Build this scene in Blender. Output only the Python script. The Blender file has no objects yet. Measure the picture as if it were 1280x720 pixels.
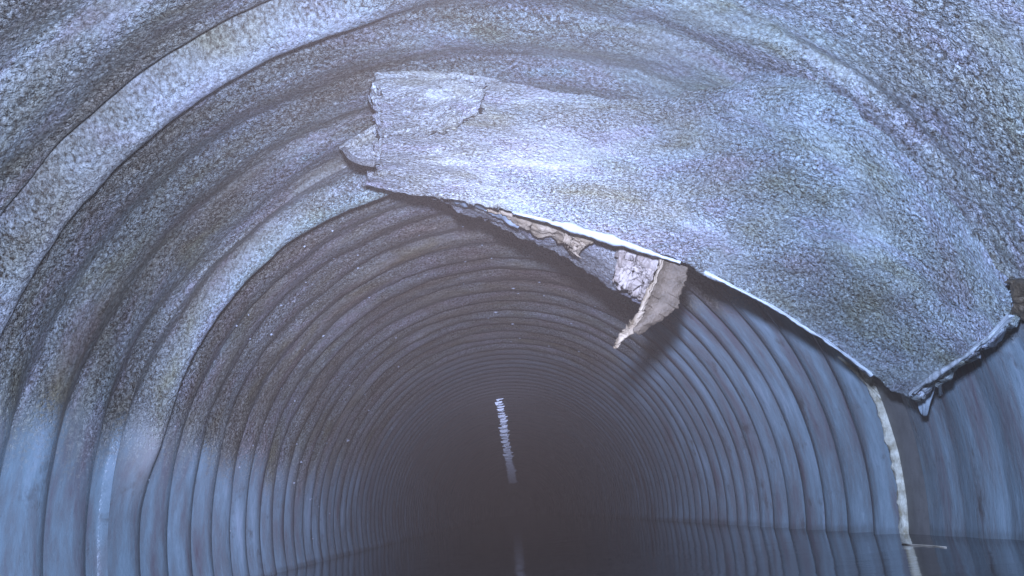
import bpy, math, random
import numpy as np
from mathutils import Vector, Matrix

random.seed(7)
S = bpy.context.scene
COL = S.collection
PI = math.pi

# ------------------------------------------------------------------ camera
F = 1210.0                       # focal length in photo pixels (1280 wide)
VPX, VPY = 648.0, 640.0          # where the pipe axis runs to
ROLL = math.radians(5.5)
CAM = np.array([0.012, 0.0, 0.0])
v = np.array([VPX - 640, -(VPY - 360), -F]); v /= np.linalg.norm(v)
u = np.array([-math.sin(ROLL), math.cos(ROLL), 0.0]); u -= v * u.dot(v); u /= np.linalg.norm(u)
ROT = np.array([np.cross(v, u), v, u])          # world <- camera
cd = bpy.data.cameras.new('camera')
cam = bpy.data.objects.new('camera', cd); COL.objects.link(cam)
cd.lens = F / 1280 * 36; cd.sensor_width = 36
cd.clip_start = 0.01; cd.clip_end = 200
M4 = Matrix([list(ROT[i]) + [CAM[i]] for i in range(3)] + [[0, 0, 0, 1]])
cam.matrix_world = M4
S.camera = cam

# ------------------------------------------------------------------ world (underground: hardly any sky)
W = bpy.data.worlds.new('World'); S.world = W; W.use_nodes = True
wn = W.node_tree
sky = wn.nodes.new('ShaderNodeTexSky'); sky.sky_type = 'NISHITA'; sky.sun_disc = False
sky.sun_elevation = math.radians(50); sky.sun_rotation = math.radians(30)
bg = wn.nodes['Background']; wn.links.new(sky.outputs[0], bg.inputs[0]); bg.inputs[1].default_value = 0.05

# ------------------------------------------------------------------ the inspection crawler's headlamp, just above the lens
def headlamp(name, off, energy, color, size, aim):
    ld = bpy.data.lights.new(name, 'SPOT'); ld.energy = energy; ld.color = color
    ld.spot_size = math.radians(size); ld.spot_blend = 1.0; ld.shadow_soft_size = 0.012
    o = bpy.data.objects.new(name, ld); COL.objects.link(o)
    o.location = Vector(CAM + ROT @ np.array(off))
    d = Vector(ROT @ np.array([(aim[0] - 640), -(aim[1] - 360), -F]))
    o.rotation_euler = d.to_track_quat('-Z', 'Y').to_euler()
    return o
headlamp('headlamp', (0.0, 0.055, -0.02), 38, (0.42, 0.575, 1.0), 108, (640, 440))
headlamp('headlamp', (-0.006, 0.062, -0.02), 72, (0.52, 0.60, 1.0), 44, (615, 610))

S.view_settings.view_transform = 'Standard'
S.view_settings.look = 'None'
S.view_settings.exposure = 0.0
S.view_settings.gamma = 1.0
S.render.engine = 'CYCLES'
S.cycles.max_bounces = 8
S.cycles.volume_bounces = 0

# ------------------------------------------------------------------ helpers
R = 0.300
PITCH = 0.0615
WATER = -0.044

def ray(px, py):
    d = ROT @ np.array([px - 640, -(py - 360), -F])
    return d / np.linalg.norm(d)
def at(px, py, D):
    """point on the sight line that is D metres down the pipe"""
    d = ray(px, py); return CAM + d * (D / d[1])
def at_r(px, py, r):
    """point on the sight line at radius r from the pipe axis"""
    d = ray(px, py)
    a = d[0]**2 + d[2]**2; b = CAM[0]*d[0] + CAM[2]*d[2]; c = CAM[0]**2 + CAM[2]**2 - r*r
    return CAM + d * ((-b + math.sqrt(b*b - a*c)) / a)

_rng = np.random.RandomState(3)
_T = _rng.rand(256, 256)
def vnoise(x, y):
    xi = np.floor(x).astype(int); yi = np.floor(y).astype(int)
    fx = x - xi; fy = y - yi
    fx = fx*fx*(3-2*fx); fy = fy*fy*(3-2*fy)
    a = _T[xi % 256, yi % 256]; b = _T[(xi+1) % 256, yi % 256]
    c = _T[xi % 256, (yi+1) % 256]; d = _T[(xi+1) % 256, (yi+1) % 256]
    return (a*(1-fx)+b*fx)*(1-fy) + (c*(1-fx)+d*fx)*fy - 0.5
def fbm(x, y, o=4, g=0.5):
    s = 0; a = 1.0
    for i in range(o):
        s = s + a*vnoise(x*2**i + 17.3*i, y*2**i + 9.1*i); a *= g
    return s
def sstep(a, b, x):
    t = np.clip((x-a)/(b-a), 0, 1); return t*t*(3-2*t)

def link(name, me, mat, parent=None):
    o = bpy.data.objects.new(name, me); COL.objects.link(o)
    if mat: me.materials.append(mat)
    if parent: o.parent = parent
    return o
def thing(name, label, cat, loc=(0, 0, 0), group=None):
    o = bpy.data.objects.new(name, None); COL.objects.link(o)
    o.empty_display_size = 0.05
    o['label'] = label; o['category'] = cat
    if group: o['group'] = group
    return o
def tag(o, label, cat, group=None):
    o['label'] = label; o['category'] = cat
    if group: o['group'] = group
    return o

def mesh_np(name, V, Q, N=None, UV=None, attrs=None, smooth=True):
    me = bpy.data.meshes.new(name)
    nv, nf = len(V), len(Q)
    k = Q.shape[1]
    me.vertices.add(nv); me.vertices.foreach_set('co', V.astype(np.float32).ravel())
    me.loops.add(nf*k); me.loops.foreach_set('vertex_index', Q.astype(np.int32).ravel())
    me.polygons.add(nf)
    me.polygons.foreach_set('loop_start', np.arange(0, nf*k, k, dtype=np.int32))
    me.update(calc_edges=True)
    me.polygons.foreach_set('use_smooth', np.full(nf, smooth))
    if UV is not None:
        l = me.uv_layers.new(name='UVMap')
        l.data.foreach_set('uv', UV[Q.ravel()].astype(np.float32).ravel())
    for an, av in (attrs or {}).items():
        a = me.attributes.new(an, 'FLOAT', 'POINT'); a.data.foreach_set('value', av.astype(np.float32))
    me.update()
    if N is not None:
        me.normals_split_custom_set_from_vertices(N.astype(np.float32))
    return me

def grid_quads(nr, nc):
    i = np.arange(nr-1)[:, None]*nc + np.arange(nc-1)[None, :]
    return np.stack([i, i+1, i+nc+1, i+nc], -1).reshape(-1, 4)

# ------------------------------------------------------------------ materials
class NT:
    def __init__(s, name):
        s.m = bpy.data.materials.new(name); s.m.use_nodes = True
        s.t = s.m.node_tree; s.b = s.t.nodes['Principled BSDF']
    def n(s, kind, **kw):
        x = s.t.nodes.new(kind)
        for k, val in kw.items():
            if k.startswith('i_'): x.inputs[k[2:].replace('_', ' ')].default_value = val
            else: setattr(x, k, val)
        return x
    def l(s, a, b): s.t.links.new(a, b)
    def uv(s, sx=1, sy=1, obj=False):
        tc = s.n('ShaderNodeTexCoord'); mp = s.n('ShaderNodeMapping')
        mp.inputs['Scale'].default_value = (sx, sy, 1)
        s.l(tc.outputs['Object' if obj else 'UV'], mp.inputs['Vector']); return mp.outputs[0]
    def noise(s, vec, scale, detail=4, rough=0.6, dist=0.0):
        x = s.n('ShaderNodeTexNoise'); x.inputs['Scale'].default_value = scale
        x.inputs['Detail'].default_value = detail; x.inputs['Roughness'].default_value = rough
        x.inputs['Distortion'].default_value = dist
        s.l(vec, x.inputs['Vector']); return x.outputs['Fac']
    def ramp(s, fac, stops):
        x = s.n('ShaderNodeValToRGB'); e = x.color_ramp.elements
        while len(e) < len(stops): e.new(0.5)
        for el, (p, c) in zip(e, stops):
            el.position = p; el.color = (c if len(c) == 4 else tuple(c)+(1,)) if not isinstance(c, float) else (c, c, c, 1)
        s.l(fac, x.inputs[0]); return x.outputs['Color']
    def mix(s, fac, a, b, mode='MIX'):
        x = s.n('ShaderNodeMix', data_type='RGBA', blend_type=mode)
        for sock, val in ((x.inputs[0], fac), (x.inputs[6], a), (x.inputs[7], b)):
            if hasattr(val, 'node'): s.l(val, sock)
            elif isinstance(val, (int, float)): sock.default_value = val
            else: sock.default_value = tuple(val)+(1,)
        return x.outputs[2]
    def math(s, op, a, b):
        x = s.n('ShaderNodeMath', operation=op)
        for sock, val in ((x.inputs[0], a), (x.inputs[1], b)):
            if hasattr(val, 'node'): s.l(val, sock)
            else: sock.default_value = val
        return x.outputs[0]
    def hue(s):
        return s.ramp(s.noise(s.uv(0.5, 1.0), 24, 4, 0.6, 0.4), [(0.30, (0.78, 0.74, 0.52)), (0.42, (0.90, 0.92, 0.84)), (0.52, (0.96, 1.0, 1.0)), (0.62, (1.0, 0.95, 1.04)), (0.74, (0.85, 1.06, 1.06))])
    def attr(s, name):
        return s.n('ShaderNodeAttribute', attribute_name=name).outputs['Fac']
    def bump(s, h, dist, strength=1.0, prev=None):
        x = s.n('ShaderNodeBump'); x.inputs['Distance'].default_value = dist
        if hasattr(strength, 'node'): s.l(strength, x.inputs['Strength'])
        else: x.inputs['Strength'].default_value = strength
        s.l(h, x.inputs['Height'])
        if prev: s.l(prev, x.inputs['Normal'])
        return x.outputs[0]

def crust_relief(t, vec):
    """worm-like wet sludge pimples a few millimetres across"""
    a = t.noise(vec, 330, 3, 0.6, 0.5)
    ridge = t.ramp(a, [(0.30, 0.0), (0.47, 0.25), (0.52, 0.9), (0.70, 1.0)])
    b = t.noise(vec, 1000, 2, 0.6)
    c = t.noise(vec, 70, 3, 0.6)
    h = t.math('ADD', ridge, t.math('MULTIPLY', b, 0.5))
    return t.math('ADD', h, t.math('MULTIPLY', c, 1.5)), a

def wall_material():
    t = NT('sludge_coated_plastic')
    vec = t.uv(1.15, 0.75, obj=True)
    smooth = t.ramp(t.noise(t.uv(0.45, 1.2), 11, 4, 0.6, 0.5), [(0.34, 0.35), (0.54, 1.0)])
    led = t.attr('ledge')
    cr = t.attr('crust'); pale = t.attr('pale'); brown_tone = t.attr('brown_tone'); tide = t.attr('tide')
    h, a = crust_relief(t, vec)
    big = t.noise(t.uv(0.35, 1.3), 14, 5, 0.65)
    tint = t.noise(t.uv(0.5, 1.0), 7, 4, 0.6)
    fine = t.noise(vec, 420, 3, 0.7, 0.4)
    # crust: brown sludge with paler lime patches, the pits between the pimples dark and brown
    sludge = t.ramp(big, [(0.30, (0.18, 0.125, 0.08)), (0.43, (0.27, 0.225, 0.18)), (0.56, (0.34, 0.32, 0.29)), (0.72, (0.45, 0.44, 0.43))])
    speck = t.ramp(fine, [(0.36, (0.24, 0.17, 0.11)), (0.45, (0.70, 0.65, 0.60)), (0.54, (1.0, 1.0, 1.0)), (0.64, (1.6, 1.6, 1.6))])
    speck = t.mix(t.math('ADD', 0.25, t.math('MULTIPLY', smooth, 0.75)), (0.85, 0.83, 0.81), speck)
    speck = t.mix(1.0, speck, t.hue(), 'MULTIPLY')
    sludge = t.mix(1.0, sludge, speck, 'MULTIPLY')
    lime = t.ramp(tint, [(0.35, (0.50, 0.48, 0.51)), (0.50, (0.50, 0.53, 0.53)), (0.65, (0.43, 0.54, 0.54))])
    limec = t.mix(t.math('SUBTRACT', 1.0, t.math('MULTIPLY', led, 0.6)), lime, speck, 'MULTIPLY')
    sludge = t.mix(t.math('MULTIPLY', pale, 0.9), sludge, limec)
    sludge = t.mix(t.math('MULTIPLY', brown_tone, 0.8), sludge, t.mix(1.0, (0.22, 0.13, 0.075), speck, 'MULTIPLY'))
    # bare wall: plastic under a thin film, wiped into streaks, blotched with scum
    st = t.noise(t.uv(0.8, 5.0), 9, 5, 0.7)
    bare = t.ramp(st, [(0.32, (0.17, 0.135, 0.145)), (0.46, (0.21, 0.235, 0.245)), (0.56, (0.245, 0.315, 0.345)), (0.70, (0.36, 0.43, 0.48))])
    blot = t.ramp(t.noise(t.uv(0.6, 1.0), 38, 5, 0.7), [(0.32, (0.66, 0.58, 0.54)), (0.42, (1.0, 1.0, 1.0)), (0.66, (1.0, 1.0, 1.0)), (0.78, (1.3, 1.3, 1.3))])
    bare = t.mix(1.0, bare, blot, 'MULTIPLY')
    bare = t.mix(t.math('MULTIPLY', pale, 0.75), bare, (0.56, 0.50, 0.46))  # on bare wall this carries the painted light of the far crown
    bare = t.mix(t.math('MULTIPLY', tide, 0.5), bare, (0.07, 0.06, 0.05))
    # the crust ends in a scatter of specks
    edge = t.math('ADD', cr, t.math('MULTIPLY', t.math('SUBTRACT', fine, 0.5), 1.6))
    cr = t.ramp(t.math('ADD', t.math('MULTIPLY', edge, 0.5), t.math('MULTIPLY', cr, 0.5)), [(0.15, 0.0), (0.55, 1.0)])
    t.l(t.mix(cr, bare, sludge), t.b.inputs['Base Color'])
    rr = t.mix(cr, t.ramp(st, [(0.3, 0.36), (0.7, 0.16)]), (0.44, 0.44, 0.44))
    t.l(rr, t.b.inputs['Roughness'])
    t.b.inputs['Specular IOR Level'].default_value = 0.5
    film = t.noise(t.uv(1, 2), 70, 5, 0.65)
    b1 = t.bump(film, 0.0016, 0.5)
    b2 = t.bump(h, 0.0045, t.math('MULTIPLY', t.math('MULTIPLY', cr, smooth), t.math('SUBTRACT', 1.0, t.math('MULTIPLY', led, 0.45))), b1)
    t.l(b2, t.b.inputs['Normal'])
    return t.m

def liner_material(name, cols, speckle=1.0, sx=0.9, rough=0.42, dist=0.0028, white=None):
    t = NT(name)
    vec = t.uv(sx, 1.0)
    h, a = crust_relief(t, vec)
    big = t.noise(t.uv(0.6, 1.0), 16, 5, 0.65)
    fine = t.noise(vec, 420, 3, 0.7, 0.4)
    base = t.ramp(big, [(0.30, cols[0]), (0.46, cols[1]), (0.62, cols[2])])
    if white:      # lime deposit on one end of the sheet
        sep = t.n('ShaderNodeSeparateXYZ'); t.l(t.uv(), sep.inputs[0])
        e = t.math('ADD', t.math('DIVIDE', sep.outputs[0], white), t.math('MULTIPLY', t.math('SUBTRACT', big, 0.5), 2.2))
        base = t.mix(t.ramp(e, [(0.2, 0.9), (1.0, 0.0)]), base, (0.58, 0.56, 0.545))
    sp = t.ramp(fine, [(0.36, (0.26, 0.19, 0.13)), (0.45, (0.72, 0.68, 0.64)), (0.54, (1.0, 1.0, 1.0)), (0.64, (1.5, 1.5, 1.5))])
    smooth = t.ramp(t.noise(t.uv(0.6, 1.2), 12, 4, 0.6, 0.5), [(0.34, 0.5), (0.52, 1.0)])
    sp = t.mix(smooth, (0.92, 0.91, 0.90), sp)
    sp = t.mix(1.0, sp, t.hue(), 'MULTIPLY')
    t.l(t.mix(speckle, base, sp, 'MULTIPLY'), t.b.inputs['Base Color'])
    t.b.inputs['Roughness'].default_value = rough
    t.l(t.bump(h, dist, smooth), t.b.inputs['Normal'])
    return t.m

def plain_material(name, c0, c1, rough=0.5, scale=40, bump=0.001, spec=0.5):
    t = NT(name)
    vec = t.uv(obj=True)
    f = t.noise(vec, scale, 5, 0.65)
    t.l(t.ramp(f, [(0.32, c0), (0.66, c1)]), t.b.inputs['Base Color'])
    t.b.inputs['Roughness'].default_value = rough
    t.b.inputs['Specular IOR Level'].default_value = spec
    t.l(t.bump(t.noise(vec, scale*4, 4, 0.65), bump, 1.0), t.b.inputs['Normal'])
    return t.m

M_WALL = wall_material()
M_FLAP = liner_material('torn_liner', [(0.28, 0.26, 0.22), (0.40, 0.43, 0.43), (0.50, 0.55, 0.57)], white=0.33)
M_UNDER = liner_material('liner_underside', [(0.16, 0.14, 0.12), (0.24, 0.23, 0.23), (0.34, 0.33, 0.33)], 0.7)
M_BEIGE = plain_material('beige_pulp', (0.17, 0.115, 0.06), (0.44, 0.35, 0.24), 0.6, 60, 0.0015)
M_WHITE = plain_material('white_pulp', (0.20, 0.15, 0.11), (0.46, 0.39, 0.33), 0.6, 70, 0.0015)
M_SCRAP = plain_material('brown_scrap', (0.085, 0.062, 0.036), (0.17, 0.125, 0.08), 0.5, 110, 0.0016)
M_EDGE = plain_material('torn_plastic_edge', (0.42, 0.45, 0.46), (0.66, 0.70, 0.70), 0.4, 50, 0.0005)
M_CLEAR = plain_material('milky_film', (0.24, 0.28, 0.30), (0.40, 0.45, 0.48), 0.3, 60, 0.0004)
M_RIM = plain_material('gritty_rubber_rim', (0.30, 0.25, 0.15), (0.86, 0.82, 0.66), 0.55, 120, 0.0012)
M_BAND = plain_material('brown_joint_band', (0.17, 0.16, 0.145), (0.27, 0.255, 0.235), 0.45, 40, 0.0006)
M_TWIG = plain_material('pale_twig', (0.35, 0.30, 0.22), (0.55, 0.48, 0.38), 0.6, 90, 0.0006)
M_CONC = plain_material('dark_concrete', (0.16, 0.15, 0.14), (0.26, 0.25, 0.24), 0.8, 12, 0.003)
M_GLOSS = plain_material('glossy_pale', (0.5, 0.52, 0.55), (0.7, 0.71, 0.73), 0.25, 60, 0.00001)
M_OUTER = plain_material('black_plastic', (0.02, 0.02, 0.02), (0.035, 0.035, 0.035), 0.5, 10, 0.001)
def water_material():
    t = NT('murky_water')
    t.b.inputs['Base Color'].default_value = (0.030, 0.027, 0.024, 1)
    t.b.inputs['Roughness'].default_value = 0.07
    t.b.inputs['IOR'].default_value = 1.33
    t.l(t.bump(t.noise(t.uv(obj=True), 14, 4, 0.55), 0.0018, 0.5), t.b.inputs['Normal'])
    return t.m
M_WATER = water_material()

# ------------------------------------------------------------------ the pipe
JOINT0, JOINT1 = 0.708, 0.752
YMIN, YMAX = -1.2, 16.0

def wall_fields(th, y):
    """radius, crust, and pale deposit with painted crown light, of the inner wall at angle th (0 right, pi/2 crown) and distance y"""
    deg = np.degrees(th)
    s = th * R
    n1 = fbm(s*9, y*14, 4)
    near = 1 - sstep(1.25, 2.1, y + n1*0.35)
    up = sstep(148, 166, 330 - deg + 0) if False else 1 - sstep(146, 176, deg + n1*6)
    rt = sstep(34, 60, deg + n1*18)
    rt = np.where(y < JOINT0, sstep(9, 21, deg + n1*14), rt)
    crust = np.clip(up*rt*(0.25 + 0.75*near), 0, 1)
    # corrugation; sludge fills it on the crown of the near length
    ph = np.where(y < 0.73, (y - 0.654)/PITCH, (y - JOINT1)/PITCH)
    amp = 0.0125*(1 - 0.60*crust*sstep(70, 110, 180-np.abs(deg-180)*0 - np.abs(deg-100)*1.0 + 20)*near)
    amp = amp*(1 - 0.5*sstep(1.1, 2.4, y))*(1 + 0.35*sstep(140, 165, deg)*(1 - sstep(1.0, 1.6, y)))*np.where(y < 0.73, 1 - 0.8*(1 - sstep(40, 70, deg)), 1.0)
    prof = 0.5*np.abs(np.sin(PI*ph))**0.85 + 0.5*np.sin(PI*ph)**2
    r = R + 0.004 - amp*prof
    thick = crust*near*(0.004 + 0.006*np.clip(n1+0.1, -0.3, 1)*0.8)
    r = r - thick - crust*near*0.0012*fbm(s*60, y*110, 3)
    # ring-shaped ledge and crack in the crown, nearest the camera
    crown = sstep(18, 40, deg)*(1 - sstep(172, 186, deg))
    lcrown = sstep(88, 104, deg)*(1 - sstep(172, 186, deg))
    w = fbm(s*6, y*0+3.3, 3)*0.006
    yy = y + w
    led = np.exp(-((yy-0.514)/0.013)**2)*lcrown
    r = r - 0.009*led
    gr = np.exp(-((yy-0.489)/0.0065)**2)*crown
    r = r + (0.014*lcrown + 0.004*sstep(26, 34, deg)*(1 - sstep(48, 62, deg)))*gr
    # lime ridge on the first rib past the joint, left and crown
    left = sstep(80, 105, deg)*(1 - sstep(160, 176, deg))
    w2 = fbm(s*10, y*0+8.3, 3)*0.005
    rid = np.exp(-((y+w2-0.778)/0.017)**2)*left
    r = r - 0.011*rid
    pale = np.clip(0.55*led*(0.6+1.2*vnoise(s*8, y*8)) + 1.0*rid + near*crust*sstep(104, 74, deg)*(0.75) *(y < 0.75), 0, 1)
    pale = np.clip(pale + near*crust*0.35*sstep(0.05, 0.3, fbm(s*7+5, y*16, 3)), 0, 1)
    brown_tone = sstep(0.84, 0.95, y)*(1-sstep(1.1, 1.5, y))*np.exp(-((deg-80)/28)**2)*np.clip(0.7+1.6*fbm(s*12, y*9, 3), 0, 1)  # browner, darker crust round the crown beyond the joint
    z = r*np.sin(th) - WATER
    tide = (1 - sstep(0.002, 0.007, z + 0.004*fbm(s*30, y*12, 3)))*(0.6 + 0.8*np.clip(fbm(s*4+2, y*7, 2)+0.3, 0, 1))
    lit_crown = sstep(1.9, 2.5, y)*np.exp(-((deg-92)/24)**2)  # lamplight on the far crown, painted as a paler wedge
    pale = np.maximum(pale, lit_crown)
    return r, crust, pale, brown_tone, np.clip(tide, 0, 1), led

def theta_array(n_top, n_bot):
    a = np.linspace(-20, 200, n_top); b = np.linspace(200, 340, n_bot)[1:]
    return np.radians(np.concatenate([a, b]))

def pipe_part(name, y, th, parent, kind=None):
    """one stretch of inner wall, normals taken from a grid one row larger so that neighbours shade as one"""
    ye = np.concatenate([[2*y[0]-y[1]], y, [2*y[-1]-y[-2]]])
    the = np.concatenate([[2*th[0]-th[1]], th, [2*th[-1]-th[-2]]])
    T, Y = np.meshgrid(the, ye)
    r, cr, pa, ru, ti, le = wall_fields(T, Y)
    P = np.stack([r*np.cos(T), Y, r*np.sin(T)], -1)
    dT = P[1:-1, 2:] - P[1:-1, :-2]; dY = P[2:, 1:-1] - P[:-2, 1:-1]
    N = np.cross(dT, dY); N /= np.linalg.norm(N, axis=-1, keepdims=True)
    rad = np.stack([np.cos(T), 0*T, np.sin(T)], -1)[1:-1, 1:-1]
    N = np.where((N*rad).sum(-1, keepdims=True) > 0, -N, N)
    P = P[1:-1, 1:-1]
    uv = np.stack([T*R, Y], -1)[1:-1, 1:-1]
    q = grid_quads(len(y), len(th))
    # orient faces towards the axis
    Vv = P.reshape(-1, 3)
    fn = np.cross(Vv[q[0, 1]]-Vv[q[0, 0]], Vv[q[0, 3]]-Vv[q[0, 0]])
    if fn.dot(rad.reshape(-1, 3)[q[0, 0]]) > 0: q = q[:, ::-1]
    me = mesh_np(name, Vv, q, N.reshape(-1, 3), uv.reshape(-1, 2),
                 {'crust': cr[1:-1, 1:-1].ravel(), 'pale': pa[1:-1, 1:-1].ravel(), 'brown_tone': ru[1:-1, 1:-1].ravel(), 'tide': ti[1:-1, 1:-1].ravel(), 'ledge': le[1:-1, 1:-1].ravel()})
    o = link(name, me, M_WALL, parent)
    if kind: o['kind'] = kind
    return o

def tube(name, y0, y1, r, mat, parent, n=96, r2=None, inward=False, rings=2):
    ys = np.linspace(y0, y1, rings); rs = np.linspace(r, r2 if r2 else r, rings)
    th = np.linspace(0, 2*PI, n+1)
    V = np.array([[rr*math.cos(a), yy, rr*math.sin(a)] for yy, rr in zip(ys, rs) for a in th])
    q = grid_quads(rings, n+1)
    if inward: q = q[:, ::-1]
    return link(name, mesh_np(name, V, q), mat, parent)

near_pipe = thing('corrugated_pipe', 'near length of corrugated pipe, crusted with pale sludge, in front of the joint ring', 'pipe', group='lengths of corrugated drain pipe')
far_pipe = thing('corrugated_pipe', 'long dark ribbed length of corrugated pipe running away beyond the joint ring', 'pipe', group='lengths of corrugated drain pipe')
thD = theta_array(400, 30); thM = theta_array(220, 20); thC = theta_array(110, 16)
# near length: ribs one by one where seen
edges = [0.654 + k*PITCH for k in range(-5, 1)]
pipe_part('rear_wall', np.linspace(YMIN, edges[0], 90), thC, near_pipe)
for a, b in zip(edges[:-1], edges[1:]):
    pipe_part('rib', np.linspace(a, b, 33), thD, near_pipe)
pipe_part('socket_end', np.linspace(edges[-1], JOINT0, 29), thD, near_pipe)
pipe_part('crust_fill', np.linspace(JOINT0, JOINT1, 21), thD[(thD > math.radians(78)) & (thD < math.radians(240))], near_pipe)
tube('outer_wall', YMIN, JOINT0, 0.335, M_OUTER, near_pipe)
# far length
NR = 30
for k in range(NR):
    a = JOINT1 + k*PITCH; b = a + PITCH
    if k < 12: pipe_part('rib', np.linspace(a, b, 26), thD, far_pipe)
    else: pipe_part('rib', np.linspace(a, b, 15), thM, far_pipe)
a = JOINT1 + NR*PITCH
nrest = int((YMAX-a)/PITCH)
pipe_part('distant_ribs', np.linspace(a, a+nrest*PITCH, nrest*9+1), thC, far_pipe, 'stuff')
YEND = a + nrest*PITCH
tube('outer_wall', JOINT1, YEND, 0.335, M_OUTER, far_pipe)

def disc(name, y, r, mat, label):
    th = np.linspace(0, 2*PI, 65)[:-1]
    V = [[r*math.cos(t), y, r*math.sin(t)] for t in th] + [[r*math.cos(t), y+0.1*np.sign(y), r*math.sin(t)] for t in th]
    n = 64
    me = bpy.data.meshes.new(name)
    me.from_pydata(V, [], [list(range(n)), list(range(2*n-1, n-1, -1))] + [[i, (i+1) % n, n+(i+1) % n, n+i] for i in range(n)])
    o = link(name, me, mat); o['kind'] = 'structure'; return o
disc('chamber_wall', YMIN, 0.36, M_CONC, '')
disc('chamber_wall', YEND, 0.36, M_CONC, '')

# added drip plates along the far crown, tilted to the lens as glints
def glints():
    V = []; Fc = []; rnd = random.Random(4)
    k0 = 24
    for k in range(k0+5, 150):
        y = JOINT1 + (k+0.5)*PITCH
        for m in range(2):
            t = math.radians(92.3 + rnd.uniform(-1, 1)) + rnd.uniform(-1, 1)*0.0012*y/R
            w = rnd.uniform(0.0022, 0.0034)*y*(0.6 if m else 1.3); h = rnd.uniform(0.002, 0.0045)*(0.7 + 0.14*y)*(1 if k % 3 else 2.2)
            r0 = 0.296; tilt = 0.28/y + rnd.uniform(-0.03, 0.03); n = 8
            ux = np.array([-math.sin(t), 0, math.cos(t)]); ur = np.array([math.cos(t), 0, math.sin(t)]); b = len(V)
            for side in (0, 1):
                for i in range(n):
                    a = PI*i/(n-1)
                    p = ur*(r0 - h*math.sin(a)) + ux*(w*math.cos(a)) + np.array([0, y + m*0.006 + side*0.004 + tilt*h*math.sin(a), 0])
                    V.append(p)
            Fc.append([b+i for i in range(n)]); Fc.append([b+n+i for i in range(n-1, -1, -1)])
            Fc += [[b+i, b+n+i, b+n+(i+1) % n, b+(i+1) % n] for i in range(n)]
    me = bpy.data.meshes.new('glint_line'); me.from_pydata([tuple(p) for p in V], [], Fc)
    o = link('glint_line', me, M_GLOSS, far_pipe); o['kind'] = 'stuff'
glints()

# grains of grit stuck to the left wall
def grit():
    rnd = random.Random(9); V = []; Fc = []
    base = [(1, 0, 0), (-1, 0, 0), (0, 1, 0), (0, -1, 0), (0, 0, 1), (0, 0, -1)]
    tri = [(0, 2, 4), (2, 1, 4), (1, 3, 4), (3, 0, 4), (2, 0, 5), (1, 2, 5), (3, 1, 5), (0, 3, 5)]
    for i in range(90):
        deg = rnd.uniform(60, 185); y = rnd.uniform(0.78, 1.7)
        th = np.array(math.radians(deg)); r = float(wall_fields(th, np.array(y))[0]) - 0.0003
        a = rnd.uniform(0.0006, 0.0016)*y; b = len(V)
        for p in base:
            V.append((r*math.cos(th) + a*p[0]*rnd.uniform(0.6, 1.6), y + a*p[1], r*math.sin(th) + a*p[2]*rnd.uniform(0.5, 1)))
        Fc += [tuple(b+k for k in f) for f in tri]
    me = bpy.data.meshes.new('grit'); me.from_pydata(V, [], Fc)
    o = link('grit', me, M_GLOSS, far_pipe); o['kind'] = 'stuff'
grit()

# joint: recessed band, then the gritty rim of the far length
joint = thing('joint_ring', 'gritty pale yellow sealing ring round the pipe joint beside the dark ribs', 'pipe joint')
def ring_sweep(name, prof, mat, th0, th1, n, parent, jit=0.0, seed=0.0, scale=60):
    th = np.linspace(math.radians(th0), math.radians(th1), n)
    rows = []
    for i, t in enumerate(th):
        row = []
        for j, (rr, yy) in enumerate(prof):
            dn = jit*float(fbm(np.array(t*R*scale+seed), np.array(j*0.7+seed), 3))
            dm = jit*float(fbm(np.array(t*R*scale*0.7+seed+40), np.array(j*0.7+seed), 3))
            row.append([(rr+dn)*math.cos(t), yy+dm, (rr+dn)*math.sin(t)])
        rows.append(row)
    P = np.array(rows); q = grid_quads(n, len(prof))
    return link(name, mesh_np(name, P.reshape(-1, 3), q[:, ::-1]), mat, parent)
ring_sweep('band', [(0.306, JOINT0-0.012), (0.3035, JOINT0+0.004), (0.3032, JOINT0+0.02), (0.3030, JOINT1-0.008), (0.307, JOINT1+0.003)], M_BAND, -40, 85, 160, joint, 0.0012, 3.0, 20)
ring_sweep('band', [(0.306, JOINT0-0.012), (0.3035, JOINT0+0.004), (0.3032, JOINT0+0.02), (0.3030, JOINT1-0.008), (0.307, JOINT1+0.003)], M_BAND, 235, 320, 60, joint, 0.0012, 3.0, 20)
ring_sweep('rim', [(0.308, JOINT1-0.002), (0.3020, JOINT1-0.003), (0.3005, JOINT1-0.0025), (0.2995, JOINT1-0.001), (0.2995, JOINT1+0.001), (0.3010, JOINT1+0.003), (0.308, JOINT1+0.004)], M_RIM, -60, 34, 420, joint, 0.0028, 1.0, 150)
ring_sweep('rim', [(0.310, JOINT1-0.002), (0.2985, JOINT1-0.004), (0.2965, JOINT1-0.003), (0.2955, JOINT1+0.000), (0.2965, JOINT1+0.003), (0.308, JOINT1+0.004)], M_RIM, 34, 84, 220, joint, 0.0015, 2.0, 90)

# ------------------------------------------------------------------ water
me = bpy.data.meshes.new('water')
xw = 0.306
ysw = np.linspace(YMIN, YEND, 40)
V = np.array([[x, y, WATER] for y in ysw for x in (-xw, 0, xw)])
water = link('water', mesh_np('water', V, grid_quads(40, 3)), M_WATER)
water['kind'] = 'structure'

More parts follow.
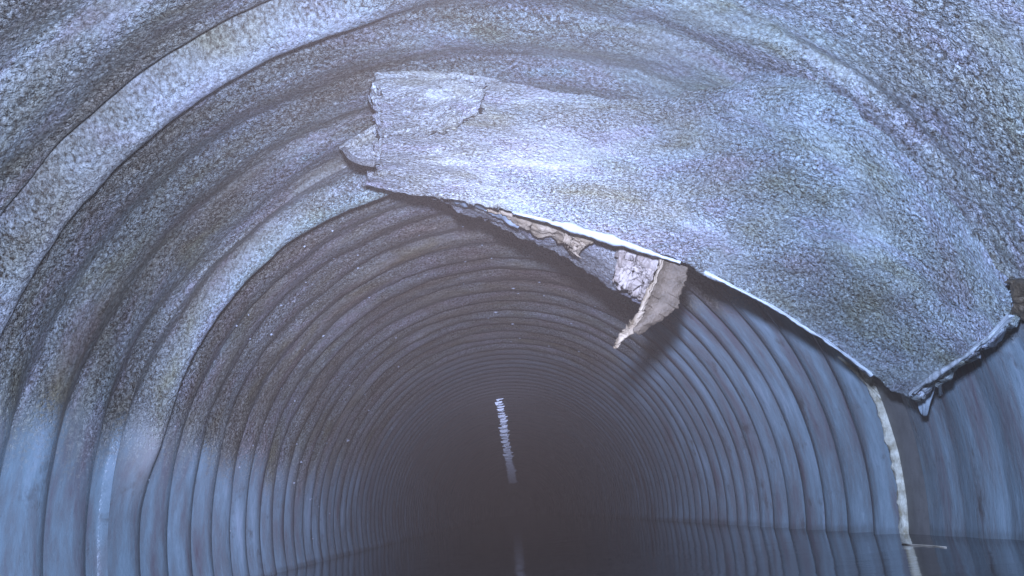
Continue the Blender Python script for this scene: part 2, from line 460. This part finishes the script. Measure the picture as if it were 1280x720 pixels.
# ------------------------------------------------------------------ torn sheets
def resample(pts, n):
    p = np.array(pts, float)
    s = np.concatenate([[0], np.cumsum(np.hypot(np.diff(p[:, 0]), np.diff(p[:, 1])))]); s /= s[-1]
    t = np.linspace(0, 1, n)
    return np.stack([np.interp(t, s, p[:, k]) for k in range(p.shape[1])], -1)
def roughen(p, amp, seed, f=0.06):
    """jagged torn outline, in the plane of the sheet"""
    s = np.arange(len(p))*1.0
    q = p.copy()
    w = np.sin(np.linspace(0, PI, len(p)))**0.3
    q[:, 0] += amp*2*fbm(s*f*4+seed, s*0+seed, 4)*w
    q[:, 1] += amp*2*fbm(s*f*4+seed+31, s*0+seed, 4)*w
    return q
def thick_sheet(name, P, mat, parent, thick=0.002, relief=0.0, freq=60, seed=0.0, pillow=0.0, size=None):
    """solid sheet from a grid of points: relief on the face, a closed rim and a back"""
    nr, nc = P.shape[:2]
    dU = np.gradient(P, axis=1); dV = np.gradient(P, axis=0)
    N = np.cross(dU, dV); N /= np.linalg.norm(N, axis=-1, keepdims=True)+1e-12
    toC = CAM - P
    N = np.where((N*toC).sum(-1, keepdims=True) < 0, -N, N)
    lu = np.cumsum(np.concatenate([np.zeros((nr, 1)), np.linalg.norm(np.diff(P, axis=1), axis=-1)], 1), 1)
    lv = np.cumsum(np.concatenate([np.zeros((1, nc)), np.linalg.norm(np.diff(P, axis=0), axis=-1)], 0), 0)
    if size: lu = np.linspace(0, size[0], nc)[None, :] + np.zeros((nr, 1)); lv = np.linspace(0, size[1], nr)[:, None] + np.zeros((1, nc))
    front = P + N*(relief*fbm(lu*freq+seed, lv*freq+seed*1.7, 4))[..., None]
    if pillow:
        uu = np.linspace(-1, 1, nc)[None, :]; vv = np.linspace(-1, 1, nr)[:, None]
        front = front + N*(pillow*np.sqrt(np.clip(1-uu**2, 0, 1))*np.sqrt(np.clip(1-vv**2, 0, 1)))[..., None]
    back = P - N*thick
    V = np.concatenate([front.reshape(-1, 3), back.reshape(-1, 3)])
    q = grid_quads(nr, nc); n = nr*nc
    f0 = np.cross(V[q[0, 1]]-V[q[0, 0]], V[q[0, 3]]-V[q[0, 0]])
    flip = f0.dot(N[0, 0]) < 0
    if flip: q = q[:, ::-1]
    qb = q[:, ::-1] + n
    bnd = list(range(nc)) + [i*nc+nc-1 for i in range(1, nr)] + [(nr-1)*nc+i for i in range(nc-2, -1, -1)] + [i*nc for i in range(nr-2, 0, -1)]
    e = np.array([[bnd[i], bnd[(i+1) % len(bnd)]] for i in range(len(bnd))])
    rimq = np.stack([e[:, 1], e[:, 0], e[:, 0]+n, e[:, 1]+n], -1)
    if flip: rimq = rimq[:, ::-1]
    uv = np.stack([lu, lv], -1).reshape(-1, 2); uv = np.concatenate([uv, uv + thick*1.3])
    return link(name, mesh_np(name, V, np.concatenate([q, qb, rimq]), None, uv), mat, parent)
def coons(top, bot, left, right):
    nu, nv = len(top), len(left)
    u_ = np.linspace(0, 1, nu)[None, :, None]; v_ = np.linspace(0, 1, nv)[:, None, None]
    return ((1-v_)*top[None] + v_*bot[None] + (1-u_)*left[:, None] + u_*right[:, None]
            - ((1-u_)*(1-v_)*top[0] + u_*(1-v_)*top[-1] + (1-u_)*v_*bot[0] + u_*v_*bot[-1]))
def wallD(px, py, r=R): return float(at_r(px, py, r)[1])
def to_world(G):
    return np.array([[at(*p) for p in row] for row in G])
def ruled(up, lo, nu, nv, bulge=0.0):
    a = roughen(resample(up, nu), 1.6, up[0][0]*0.37, 0.12); b = roughen(resample(lo, nu), 1.6, lo[0][0]*0.53, 0.12)
    t = np.linspace(0, 1, nv)[:, None, None]
    G = (1-t)*a[None] + t*b[None]
    G[..., 2] -= bulge*np.sin(PI*t[..., 0])
    return to_world(G)

# --- the big sheet of lining that has come away from the crown
NU, NV = 300, 120
top = [(472, 97), (520, 95), (600, 98), (680, 105), (760, 112), (850, 108), (940, 90), (1030, 92), (1110, 130), (1190, 195), (1250, 270), (1285, 330)]
top = [(x, y, 0.288 + 0.011*float(sstep(520, 700, x)) + 0.008*float(sstep(1040, 1120, x))) for x, y in top]
bot = [(457, 233, wallD(457, 233, 0.272)), (500, 240, 0.742), (545, 246, 0.735), (620, 260, 0.725), (700, 279, 0.72), (780, 304, 0.71), (850, 328, 0.70), (920, 360, 0.69),
       (980, 393, 0.68), (1030, 425, 0.67), (1085, 466, 0.655), (1118, 490, 0.641), (1140, 498, wallD(1140, 498, 0.266))]
lef = [(472, 97), (463, 122), (468, 150), (477, 178), (463, 196), (471, 211), (457, 233)]
lef = [(x, y, 0.270) for x, y in lef]; lef[0] = top[0]; lef[-1] = (457, 233, 0.272)
bot = [(x, y, float(np.hypot(*at(x, y, d)[[0, 2]]))) for x, y, d in bot]
rig = [(1285, 330, 0.288), (1262, 348, 0.274), (1256, 358, 0.271), (1266, 398, 0.268), (1240, 425, 0.266), (1205, 452, 0.264), (1180, 468, 0.264), (1160, 480, 0.265), (1140, 498, 0.266)]
rig[0] = top[-1]; rig[-1] = bot[-1]
G = coons(resample(top, NU), resample(bot, NU), resample(lef, NV), resample(rig, NV))
du = np.linspace(0, 1, NU)[None, :, None]; dv = np.linspace(0, 1, NV)[:, None, None]
G = G + (roughen(resample(bot, NU), 2.5, 1.0) - resample(bot, NU))[None]*np.clip(1-(1-dv)*14, 0, 1)**2
G = G + (roughen(resample(lef, NV), 5, 5.0, 0.05) - resample(lef, NV))[:, None]*np.clip(1-du*30, 0, 1)**2
G = G + (roughen(resample(rig, NV), 6, 9.0, 0.05) - resample(rig, NV))[:, None]*np.clip(1-(1-du)*30, 0, 1)**2
rt = resample(top, NU)[None, :, 2]
G[..., 2] = rt + (G[..., 2] - rt)*np.linspace(0, 1, NV)[:, None]**0.7
for row in G:
    for p in row: p[2] = wallD(p[0], p[1], p[2])
P = to_world(G)
# keep it inside the wall, loose folds across it
rr = np.hypot(P[..., 0], P[..., 2])
flap = thing('torn_liner', 'large pale blue speckled sheet of torn lining peeling down from the pipe crown', 'torn liner')
uu = np.linspace(0, 1, NU)[None, :]; vv = np.linspace(0, 1, NV)[:, None]
fold = 0.006*fbm(uu*7+3, vv*2.2+uu*3, 3)*np.sin(PI*np.clip(vv*0.9+0.1, 0, 1))
sheetP = P + np.stack([0*fold, -fold, 0*fold], -1)
thick_sheet('sheet', sheetP, M_FLAP, flap, 0.004, 0.0022, 60, 2.0, size=(0.55, 0.20))
# pale torn edge: a lip rolled under along the lower border
def lip(name, pts, w, mat, parent, n=160, seed=0.0, lift=0.004):
    c = resample(pts, n)
    rows = []
    for j, k in enumerate((-0.6, -0.25, 0.2, 0.55)):
        d = c.copy()
        ww = w*np.clip(0.75+0.9*fbm(np.arange(n)*0.035+seed, np.zeros(n)+seed, 4, 0.6), 0.15, 2)*np.sin(np.linspace(0.12, PI-0.12, n))**0.5
        d[:, 1] += k*ww
        d[:, 2] += -lift + 0.0012*(j-1)**2
        rows.append(d)
    return thick_sheet(name, to_world(np.array(rows)), mat, parent, 0.002, 0.0012, 150, seed)
lip('torn_edge', [(640, 266, 0.722), (700, 281, 0.718), (780, 305, 0.708), (850, 329, 0.698)], 11, M_EDGE, flap, 160, 2.0)
lip('torn_edge', [(880, 341, 0.695), (960, 381, 0.682), (1030, 425, 0.668), (1090, 470, 0.652)], 5, M_EDGE, flap, 160, 5.0)
lip('torn_edge', [(x-3, y-3, wallD(x, y, r)-0.006) for x, y, r in rig[:2:-1]], 8, M_EDGE, flap, 120, 8.0)
# dangling tatters
thick_sheet('tatter', ruled([(1140, 488, 0.632), (1168, 480, 0.615)], [(1152, 519, 0.635), (1159, 520, 0.632)], 14, 20, 0.004), M_CLEAR, flap, 0.0012, 0.002, 80, 1)
thick_sheet('tatter', ruled([(1171, 474, 0.62), (1176, 474, 0.62)], [(1174, 494, 0.63), (1178, 494, 0.63)], 6, 14, 0.003), M_EDGE, flap, 0.0012, 0.001, 80, 2)

# --- overlapping upper layer at the sheet's left end (patch lying on it)
patch = thing('liner_patch', 'white pitted patch of lining lying over the left end of the torn sheet', 'torn liner')
pt = [(472, 98), (500, 93), (560, 96), (607, 104)]
pb = [(470, 172), (520, 168), (565, 163), (598, 140)]
pgr = []
a = resample(pt, 70); b = roughen(resample(pb, 70), 5, 3.0)
for t in np.linspace(0, 1, 40):
    row = []
    for u, p in zip(np.linspace(0, 1, 70), (1-t)*a + t*b):
        # take the sheet's depth there, 6 mm nearer
        k = np.unravel_index(np.argmin((G[..., 0]-p[0])**2 + (G[..., 1]-p[1])**2), G.shape[:2])
        row.append(at(p[0], p[1], sheetP[k][1] + 0.003 - 0.0065*float(sstep(0.1, 0.95, u))))
    pgr.append(row)
M_PATCH = liner_material('white_lime', [(0.50, 0.485, 0.47), (0.60, 0.59, 0.58), (0.70, 0.69, 0.68)])
thick_sheet('layer', np.array(pgr), M_PATCH, patch, 0.004, 0.003, 80, 4.0)

# --- second layer curling under the sheet
under = thing('peeled_strip', 'grey brown strip of lining curling out underneath the torn sheet', 'torn liner')
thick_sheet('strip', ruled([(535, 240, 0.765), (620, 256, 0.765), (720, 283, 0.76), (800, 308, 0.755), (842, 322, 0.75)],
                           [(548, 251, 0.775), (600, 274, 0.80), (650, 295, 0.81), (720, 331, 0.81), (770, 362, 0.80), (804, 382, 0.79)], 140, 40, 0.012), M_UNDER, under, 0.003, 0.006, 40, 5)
thick_sheet('fold', ruled([(608, 259, 0.75), (650, 268, 0.75), (700, 283, 0.745), (745, 296, 0.74)],
                          [(618, 264, 0.758), (660, 284, 0.765), (690, 300, 0.77), (718, 318, 0.77)], 60, 24, 0.006), M_BEIGE, under, 0.003, 0.008, 70, 6)
thick_sheet('fold', ruled([(540, 241, 0.755), (600, 252, 0.752), (660, 266, 0.748)],
                          [(552, 247, 0.762), (604, 264, 0.762), (648, 284, 0.765)], 60, 16, 0.004), M_CLEAR, under, 0.002, 0.004, 60, 7)
wad = thing('crumpled_scrap', 'whitish crumpled wad of lining under the torn edge beside the dangling brown scrap', 'scrap')
thick_sheet('wad', ruled([(774, 309, 0.745), (800, 316, 0.735), (834, 323, 0.735)],
                         [(767, 352, 0.765), (786, 369, 0.765), (806, 379, 0.76)], 60, 60, 0.010), M_WHITE, wad, 0.008, 0.014, 75, 8)
wad2 = thing('crumpled_scrap', 'beige crumpled shred caught at the middle of the peeled strip', 'scrap')
thick_sheet('wad', ruled([(706, 288, 0.742), (724, 293, 0.74), (744, 300, 0.74)], [(708, 306, 0.755), (716, 320, 0.757), (724, 318, 0.757)], 34, 34, 0.006), M_BEIGE, wad2, 0.005, 0.010, 90, 9)
blade = thing('hanging_scrap', 'brown curved blade shaped scrap dangling by its wide end from the torn edge', 'scrap')
thick_sheet('blade', ruled([(860, 334, 0.712), (858, 352, 0.715), (847, 384, 0.720), (826, 402, 0.724), (800, 420, 0.726)],
                           [(826, 322, 0.722), (818, 345, 0.722), (808, 370, 0.724), (800, 392, 0.725), (784, 409, 0.727)], 80, 30, 0.006), M_SCRAP, blade, 0.0025, 0.004, 50, 10)
thick_sheet('folded_edge', ruled([(829, 322, 0.712), (820, 346, 0.712), (810, 372, 0.715), (803, 388, 0.718)],
                                 [(825, 322, 0.715), (816, 346, 0.716), (805, 371, 0.718), (798, 388, 0.72)], 50, 6, 0.002), M_BEIGE, blade, 0.003, 0.002, 90, 11)
thick_sheet('tip', ruled([(805, 389, 0.715), (799, 405, 0.716), (788, 420, 0.718), (777, 431, 0.72)],
                         [(796, 394, 0.72), (785, 405, 0.72), (773, 420, 0.72), (764, 433, 0.72)], 50, 16, 0.004), M_BEIGE, blade, 0.003, 0.004, 80, 12)

# --- flake of crust lifting off to the left of the sheet
def at_wall_grid(up, lo, nu, nv):
    a = resample(up, nu); b = resample(lo, nu)
    return np.array([[at_r(*((1-t)*p+t*q)) for p, q in zip(a, b)] for t in np.linspace(0, 1, nv)])
flake = thing('peeling_flake', 'thin curled flake of pale crust lifting from the wall left of the torn sheet', 'flake')
thick_sheet('flake_body', at_wall_grid([(424, 186, 0.287), (440, 174, 0.286), (456, 164, 0.285), (480, 150, 0.282)],
                                  [(428, 192, 0.286), (438, 200, 0.281), (452, 205, 0.275), (474, 208, 0.268)], 70, 36), M_FLAP, flake, 0.002, 0.004, 80, 13)
thick_sheet('curl', at_wall_grid([(432, 183, 0.278), (440, 193, 0.274), (452, 199, 0.270), (470, 200, 0.268)],
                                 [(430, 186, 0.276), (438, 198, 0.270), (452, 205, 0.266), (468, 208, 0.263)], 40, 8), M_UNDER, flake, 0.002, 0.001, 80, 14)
# brown torn hole rim at the far right
shred = thing('torn_shred', 'brown shred of lining sticking out behind the right end of the torn sheet', 'scrap')
thick_sheet('shred', at_wall_grid([(1256, 352, 0.287), (1270, 350, 0.286), (1290, 352, 0.285)], [(1262, 385, 0.29), (1272, 402, 0.289), (1290, 396, 0.288)], 30, 30), M_SCRAP, shred, 0.002, 0.008, 80, 15)

# --- twig on the water by the joint
def rod(name, pts, r, mat, parent=None, n=8):
    P = [Vector(p) for p in pts]; V = []; Fc = []
    for i, p in enumerate(P):
        d = (P[min(i+1, len(P)-1)] - P[max(i-1, 0)]).normalized()
        a = d.orthogonal().normalized(); b = d.cross(a)
        rr = r*(1 - 0.5*i/len(P))
        for k in range(n):
            V.append(p + a*(rr*math.cos(2*PI*k/n)) + b*(rr*math.sin(2*PI*k/n)))
    for i in range(len(P)-1):
        for k in range(n):
            Fc.append([i*n+k, i*n+(k+1) % n, (i+1)*n+(k+1) % n, (i+1)*n+k])
    Fc.append(list(range(n))[::-1]); Fc.append([(len(P)-1)*n+k for k in range(n)])
    me = bpy.data.meshes.new(name); me.from_pydata([tuple(x) for x in V], [], Fc)
    for p in me.polygons: p.use_smooth = True
    return link(name, me, mat, parent)
tw = []
for px, py in ((1128, 680), (1140, 681), (1155, 681.5), (1170, 682.5), (1183, 684)):
    d = ray(px, py); t = (WATER + 0.0003 - CAM[2])/d[2]; p = CAM + d*min(t, 0.715/d[1]); tw.append(p)
rod('seal_strip', [at(x, y, D) for x, y, D in ((1018, 414, 0.80), (1032, 427, 0.78), (1050, 447, 0.77), (1068, 463, 0.76), (1086, 482, 0.75), (1106, 502, 0.745), (1114, 520, 0.745))], 0.0018, M_RIM, joint)
tag(rod('twig', tw, 0.0005, M_TWIG), 'thin pale twig lying at the waterline under the joint ring', 'twig')

# --- haze in the damp air of the pipe
def haze(density):
    me = bpy.data.meshes.new('haze')
    x, y0, y1, z0, z1 = 0.6, YMIN-0.3, YEND+0.3, -1.4, 0.6
    V = [(-x, y0, z0), (x, y0, z0), (x, y1, z0), (-x, y1, z0), (-x, y0, z1), (x, y0, z1), (x, y1, z1), (-x, y1, z1)]
    me.from_pydata(V, [], [(0, 3, 2, 1), (4, 5, 6, 7), (0, 1, 5, 4), (1, 2, 6, 5), (2, 3, 7, 6), (3, 0, 4, 7)])
    m = bpy.data.materials.new('damp_air'); m.use_nodes = True
    nt = m.node_tree; nt.nodes.remove(nt.nodes['Principled BSDF'])
    pv = nt.nodes.new('ShaderNodeVolumePrincipled')
    pv.inputs['Color'].default_value = (1.0, 0.70, 0.50, 1); pv.inputs['Density'].default_value = density
    nt.links.new(pv.outputs[0], nt.nodes['Material Output'].inputs['Volume'])
    o = link('haze', me, m); o['kind'] = 'stuff'
haze(0.034)
